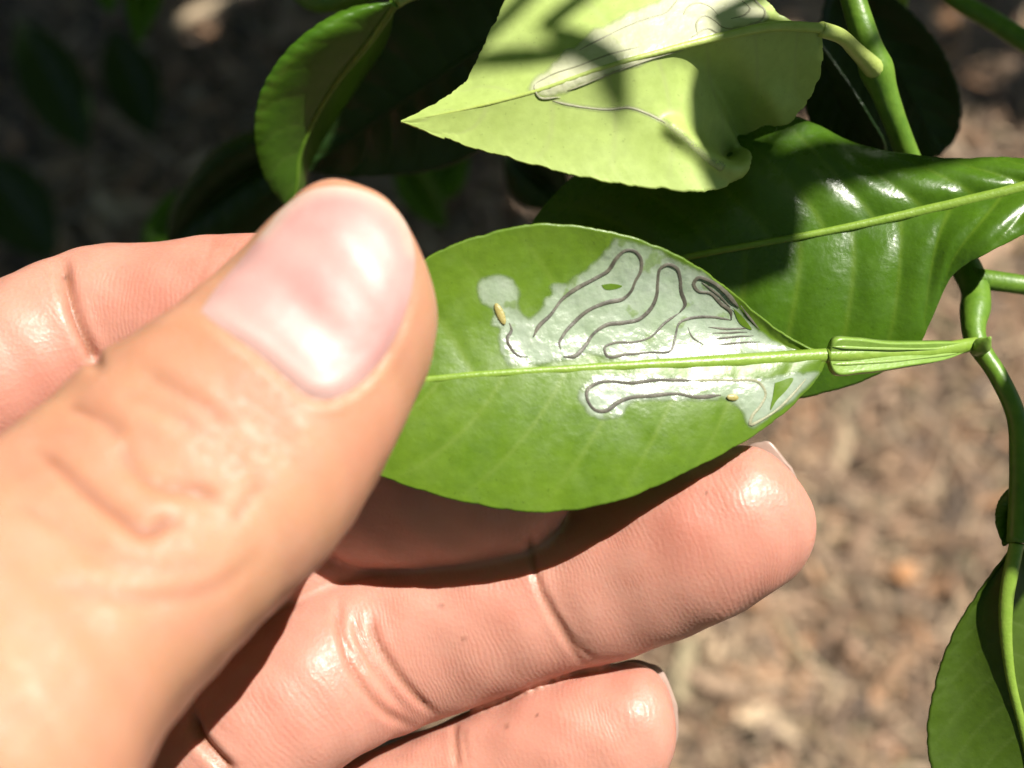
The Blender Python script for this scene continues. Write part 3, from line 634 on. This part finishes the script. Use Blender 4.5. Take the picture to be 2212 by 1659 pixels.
hm = bpy.data.meshes.new_from_object(tmp.evaluated_get(dg)); bpy.data.objects.remove(tmp)
hm.name = 'hand'; nvh = len(hm.vertices); print('hand verts', nvh)
co = np.empty(nvh*3, np.float32); hm.vertices.foreach_get('co', co); co = co.reshape(-1, 3).astype(float)
nr = np.empty(nvh*3, np.float32); hm.vertices.foreach_get('normal', nr); nr = nr.reshape(-1, 3).astype(float)
hf = np.empty(len(hm.loops), np.int32); hm.loops.foreach_get('vertex_index', hf); hf = hf.reshape(-1, 4).tolist()
def hand_bvh():
    return BVHTree.FromPolygons(co.tolist(), hf)
BH = hand_bvh()
# nearest digit, distance along it
dep0 = (co - CAM) @ FWD; u0 = CX + FPX*((co-CAM) @ RGT)/dep0; w0 = CY - FPX*((co-CAM) @ UPV)/dep0
vis = np.where((u0 > -300) & (u0 < 2500) & (w0 > 0) & (w0 < 2000))[0]
best = np.full(nvh, 1e9); along = np.zeros(nvh); did = np.zeros(nvh, int)
for k, c in enumerate(axes):
    s = np.r_[0, np.cumsum(np.linalg.norm(np.diff(c, axis=0), axis=1))]
    mg_ = .018 if k < 5 else .05
    sub = vis[np.all((co[vis] > c.min(0)-mg_) & (co[vis] < c.max(0)+mg_), axis=1)]; cs_ = co[sub]
    for i in range(0, len(c)-1):
        ab = c[i+1]-c[i]; l2 = ab @ ab
        if l2 < 1e-12: continue
        sel = sub[np.einsum('ij,ij->i', cs_ - c[i], cs_ - c[i]) < mg_**2]
        if not len(sel): continue
        f = np.clip(((co[sel]-c[i]) @ ab)/l2, 0, 1); d = np.linalg.norm(co[sel] - c[i] - f[:, None]*ab, axis=1) * (1.0 if k < 5 else 1.6)
        m_ = d < best[sel]; q = sel[m_]; best[q] = d[m_]; along[q] = s[i] + f[m_]*(s[i+1]-s[i]); did[q] = k
vdir = CAM - co; vdir /= np.linalg.norm(vdir, axis=1)[:, None]
facing = np.einsum('ij,ij->i', nr, vdir)
depth = (co - CAM) @ FWD; sx = CX + FPX*((co-CAM) @ RGT)/depth; sy = CY - FPX*((co-CAM) @ UPV)/depth
dorsal = np.where(did == 0, 1.0, 0.0)
dorsal *= np.clip((facing + .1)*3, 0, 1)
palmar = np.where(did == 0, 0.0, np.clip(facing*2.5, 0, 1))
# creases: polylines dropped on the skin, pressed in
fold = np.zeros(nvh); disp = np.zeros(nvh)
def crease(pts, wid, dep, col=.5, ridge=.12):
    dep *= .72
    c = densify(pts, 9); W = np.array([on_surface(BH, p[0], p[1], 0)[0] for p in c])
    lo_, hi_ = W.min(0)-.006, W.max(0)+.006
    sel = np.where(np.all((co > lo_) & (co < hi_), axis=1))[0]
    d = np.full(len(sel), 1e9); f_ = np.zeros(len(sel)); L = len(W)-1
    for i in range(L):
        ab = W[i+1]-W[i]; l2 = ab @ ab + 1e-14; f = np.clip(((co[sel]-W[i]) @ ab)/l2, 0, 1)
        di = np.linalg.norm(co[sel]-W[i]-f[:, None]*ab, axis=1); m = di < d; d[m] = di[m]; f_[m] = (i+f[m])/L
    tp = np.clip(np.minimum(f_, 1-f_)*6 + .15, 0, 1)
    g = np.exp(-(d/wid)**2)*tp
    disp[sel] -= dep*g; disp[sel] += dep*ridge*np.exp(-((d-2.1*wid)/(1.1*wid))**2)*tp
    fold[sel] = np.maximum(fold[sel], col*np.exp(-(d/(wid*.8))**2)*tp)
mm = .001
crease([(137,556),(142,600),(152,650),(168,700),(190,748),(216,802)], .55*mm, .95*mm, .9)
crease([(120,560),(122,590),(130,640)], .4*mm, .15*mm, .2)
crease([(466,508),(452,545),(436,590),(415,625)], .4*mm, .10*mm, .1)
crease([(1142,1140),(1150,1200),(1160,1250),(1178,1300),(1205,1352),(1255,1432)], .42*mm, .45*mm, .6)
crease([(1178,1282),(1200,1330),(1235,1385),(1285,1425)], .35*mm, .22*mm, .35)
crease([(1205,1330),(1235,1370),(1270,1400)], .3*mm, .12*mm, .2)
crease([(735,1290),(732,1330),(738,1375),(755,1430),(790,1490),(850,1550),(890,1572)], .5*mm, .5*mm, .6)
crease([(800,1330),(812,1380),(840,1430),(880,1485),(940,1545)], .45*mm, .55*mm, .7)
crease([(765,1320),(772,1370),(795,1420),(830,1475),(880,1540)], .4*mm, .25*mm, .35)
crease([(745,1385),(775,1425),(790,1450)], .35*mm, .25*mm, .2)
crease([(412,1540),(430,1590),(465,1632),(505,1672)], .6*mm, 1.3*mm, 1.0)
crease([(982,1562),(983,1600),(990,1659)], .45*mm, .4*mm, .5)
crease([(1000,1570),(1004,1610),(1012,1650)], .35*mm, .15*mm, .2)
# wrinkles over the thumb joint
crease([(140,868),(190,890),(235,915),(262,950)], 0.65*mm, 0.393*mm, 0.77, .12)
crease([(62,958),(120,998),(190,1060),(255,1110),(320,1148),(365,1128),(410,1140)], 0.72*mm, 0.487*mm, 1.00, .12)
crease([(262,945),(272,985),(300,1025),(350,1052),(420,1062),(485,1085)], 0.72*mm, 0.393*mm, 0.68, .12)
crease([(300,800),(370,835),(440,875),(500,925)], 0.65*mm, 0.266*mm, 0.51, .12)
crease([(250,850),(320,870),(390,905),(430,940)], 0.65*mm, 0.188*mm, 0.34, .12)
crease([(500,1130),(530,1090),(562,1040)], 0.58*mm, 0.188*mm, 0.34, .12)
crease([(20,1080),(120,1130),(200,1180),(250,1190)], 0.65*mm, 0.196*mm, 0.34, .12)
crease([(110,1260),(230,1285),(360,1290),(470,1265),(560,1190)], 0.79*mm, 0.204*mm, 0.42, .12)
crease([(150,1195),(260,1215),(380,1225),(480,1215)], 0.79*mm, 0.141*mm, 0.26, .12)
# nail folds
NAIL = [(434,672),(462,696),(500,722),(560,765),(620,818),(655,848),(700,862),(756,842),(806,798),(846,742),(873,680),(892,610),(894,536),(868,470),(812,424),(745,404),(682,408),(624,440),(570,500),(516,566),(460,632)]
crease(NAIL[:12], .45*mm, .28*mm, .35, .35)
disp += .00010*np.sin(co[:, 0]*900+co[:, 1]*500)*np.sin(co[:, 2]*800-co[:, 1]*700)
co2 = co + nr*disp[:, None]
hm.vertices.foreach_set('co', co2.astype(np.float32).ravel()); hm.update()
blush = np.zeros(nvh)
for x, y, r, a in ((1480,1140,110,.5), (1620,1210,120,.25), (1330,1110,90,.3), (1700,1080,70,.2), (1250,1470,60,.3), (1360,1480,90,.3), (360,600,140,.35), (500,540,90,.4), (640,1420,110,.25), (300,640,90,.2), (1100,1310,70,.25), (600,1500,120,.22), (60,800,120,.3), (860,1540,60,.25), (760,960,110,.14), (520,760,80,.12), (560,880,90,.14), (1150,1580,120,.2)):
    blush = np.maximum(blush, a*np.exp(-((sx-x)**2+(sy-y)**2)/r**2)*(facing > 0)*((did != 0) | (a < .15)))
for x, y, r, a in ((230,960,150,.30), (330,1080,110,.22), (480,820,110,.22), (330,800,110,.30), (120,1000,120,.25), (560,960,90,.12)):   # browner joint skin, plus shade painted on the side turned from the sun
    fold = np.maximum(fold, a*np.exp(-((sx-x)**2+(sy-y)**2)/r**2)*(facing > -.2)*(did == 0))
speck = np.zeros(nvh)
for x, y, r in ((953,1309,5), (1002,1380,5), (1095,1569,5), (138,592,6), (1526,1066,4), (1160,1545,3)):
    speck = np.maximum(speck, .55*np.exp(-((sx-x)**2+(sy-y)**2)/r**2)*(facing > 0))
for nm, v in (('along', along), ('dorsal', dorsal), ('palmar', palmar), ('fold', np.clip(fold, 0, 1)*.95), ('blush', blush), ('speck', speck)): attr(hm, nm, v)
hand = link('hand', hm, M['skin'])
tag(hand, 'bare left hand pinching the mined leaf between thumb and fingers', 'hand')
co = co2; BH = hand_bvh()
nl, pxy, dd = patch('thumbnail', NAIL, BH, M['nail'], .00002, hand, 9, .00030, 0, 'pink thumbnail with a whitish free edge')
x_, y_ = pxy[:, 0], pxy[:, 1]
# distance from the free edge and from the cuticle
fe = np.array(densify(NAIL[12:19], 8)); cu = np.array(densify(NAIL[1:8], 8))
de = np.min(np.hypot(x_[:, None]-fe[:, 0], y_[:, None]-fe[:, 1]), axis=1); dc = np.min(np.hypot(x_[:, None]-cu[:, 0], y_[:, None]-cu[:, 1]), axis=1)
attr(nl.data, 'freeedge', np.clip(1.0 - de/34, 0, 1)**1.3); attr(nl.data, 'lunula', np.clip(.8 - dc/120, 0, .6))
nl.modifiers.new('sub', 'SUBSURF').render_levels = 1
def tip_nail(rings, label):
    vf, _c = digit(rings, 40, 28, 2.0); me = fast_mesh('fingernail', *vf); o = link('fingernail', me, M['nail_edge'], hand)
    o['label'] = label
tip_nail([(1700, 1000, 1712, 1012, .1226, .0003), (1672, 962, 1738, 1075, .1228, .0004), (1640, 955, 1735, 1150, .1232, .0006), (1580, 985, 1680, 1230, .1246, .0008), (1500, 1040, 1600, 1270, .126, .0008)], 'nail edge of the middle finger')
tip_nail([(1462, 1520, 1464, 1535, .1262, .0003), (1440, 1462, 1466, 1580, .1262, .0004), (1395, 1430, 1440, 1640, .1264, .0006), (1310, 1440, 1360, 1690, .1276, .0008), (1230, 1480, 1270, 1700, .1285, .0008)], 'nail edge of the ring finger')

# ------------------------------------------------------------------ fallen leaves on the ground
M['dry_y'] = plain_mat('dry_leaf_yellow', (.55, .38, .07), (.62, .45, .12), .6, 80)
M['dry_o'] = plain_mat('dry_leaf_orange', (.52, .22, .07), (.58, .28, .1), .6, 80)
M['dry_b'] = plain_mat('dry_straw', (.48, .36, .22), (.56, .44, .3), .6, 80)
def on_ground(x, y):
    d = P(x, y, 1.) - CAM; return CAM + d*(CAMZ/-d[2])
for x, y, L_, W_, a, mt, lb in ((2200, 520, .075, .035, 80, 'dry_y', 'fallen yellow leaf on the brown litter'), (1945, 1250, .022, .017, 30, 'dry_o', 'small fallen orange leaf on the brown litter'), (455, 45, .14, .018, 32, 'dry_b', 'long tan dry leaf blade on the shaded ground'),
                               (1270, 1590, .10, .012, -60, 'dry_b', 'bent tan straw lying on the litter'), (1610, 1560, .08, .014, -75, 'dry_b', 'flat tan dry leaf blade lying on the litter')):
    c = on_ground(x, y) + np.array([0, 0, .018]); d = np.array([math.cos(math.radians(a)), math.sin(math.radians(a)), .05])
    V_, F_ = gen_leaf(c, d, np.array([0, 0, 1.]), L_, W_); o = link('fallen_leaf', fast_mesh('fallen_leaf', V_, F_), M[mt]); tag(o, lb, 'dead leaf')
    o.modifiers.new('solid', 'SOLIDIFY').thickness = .0006
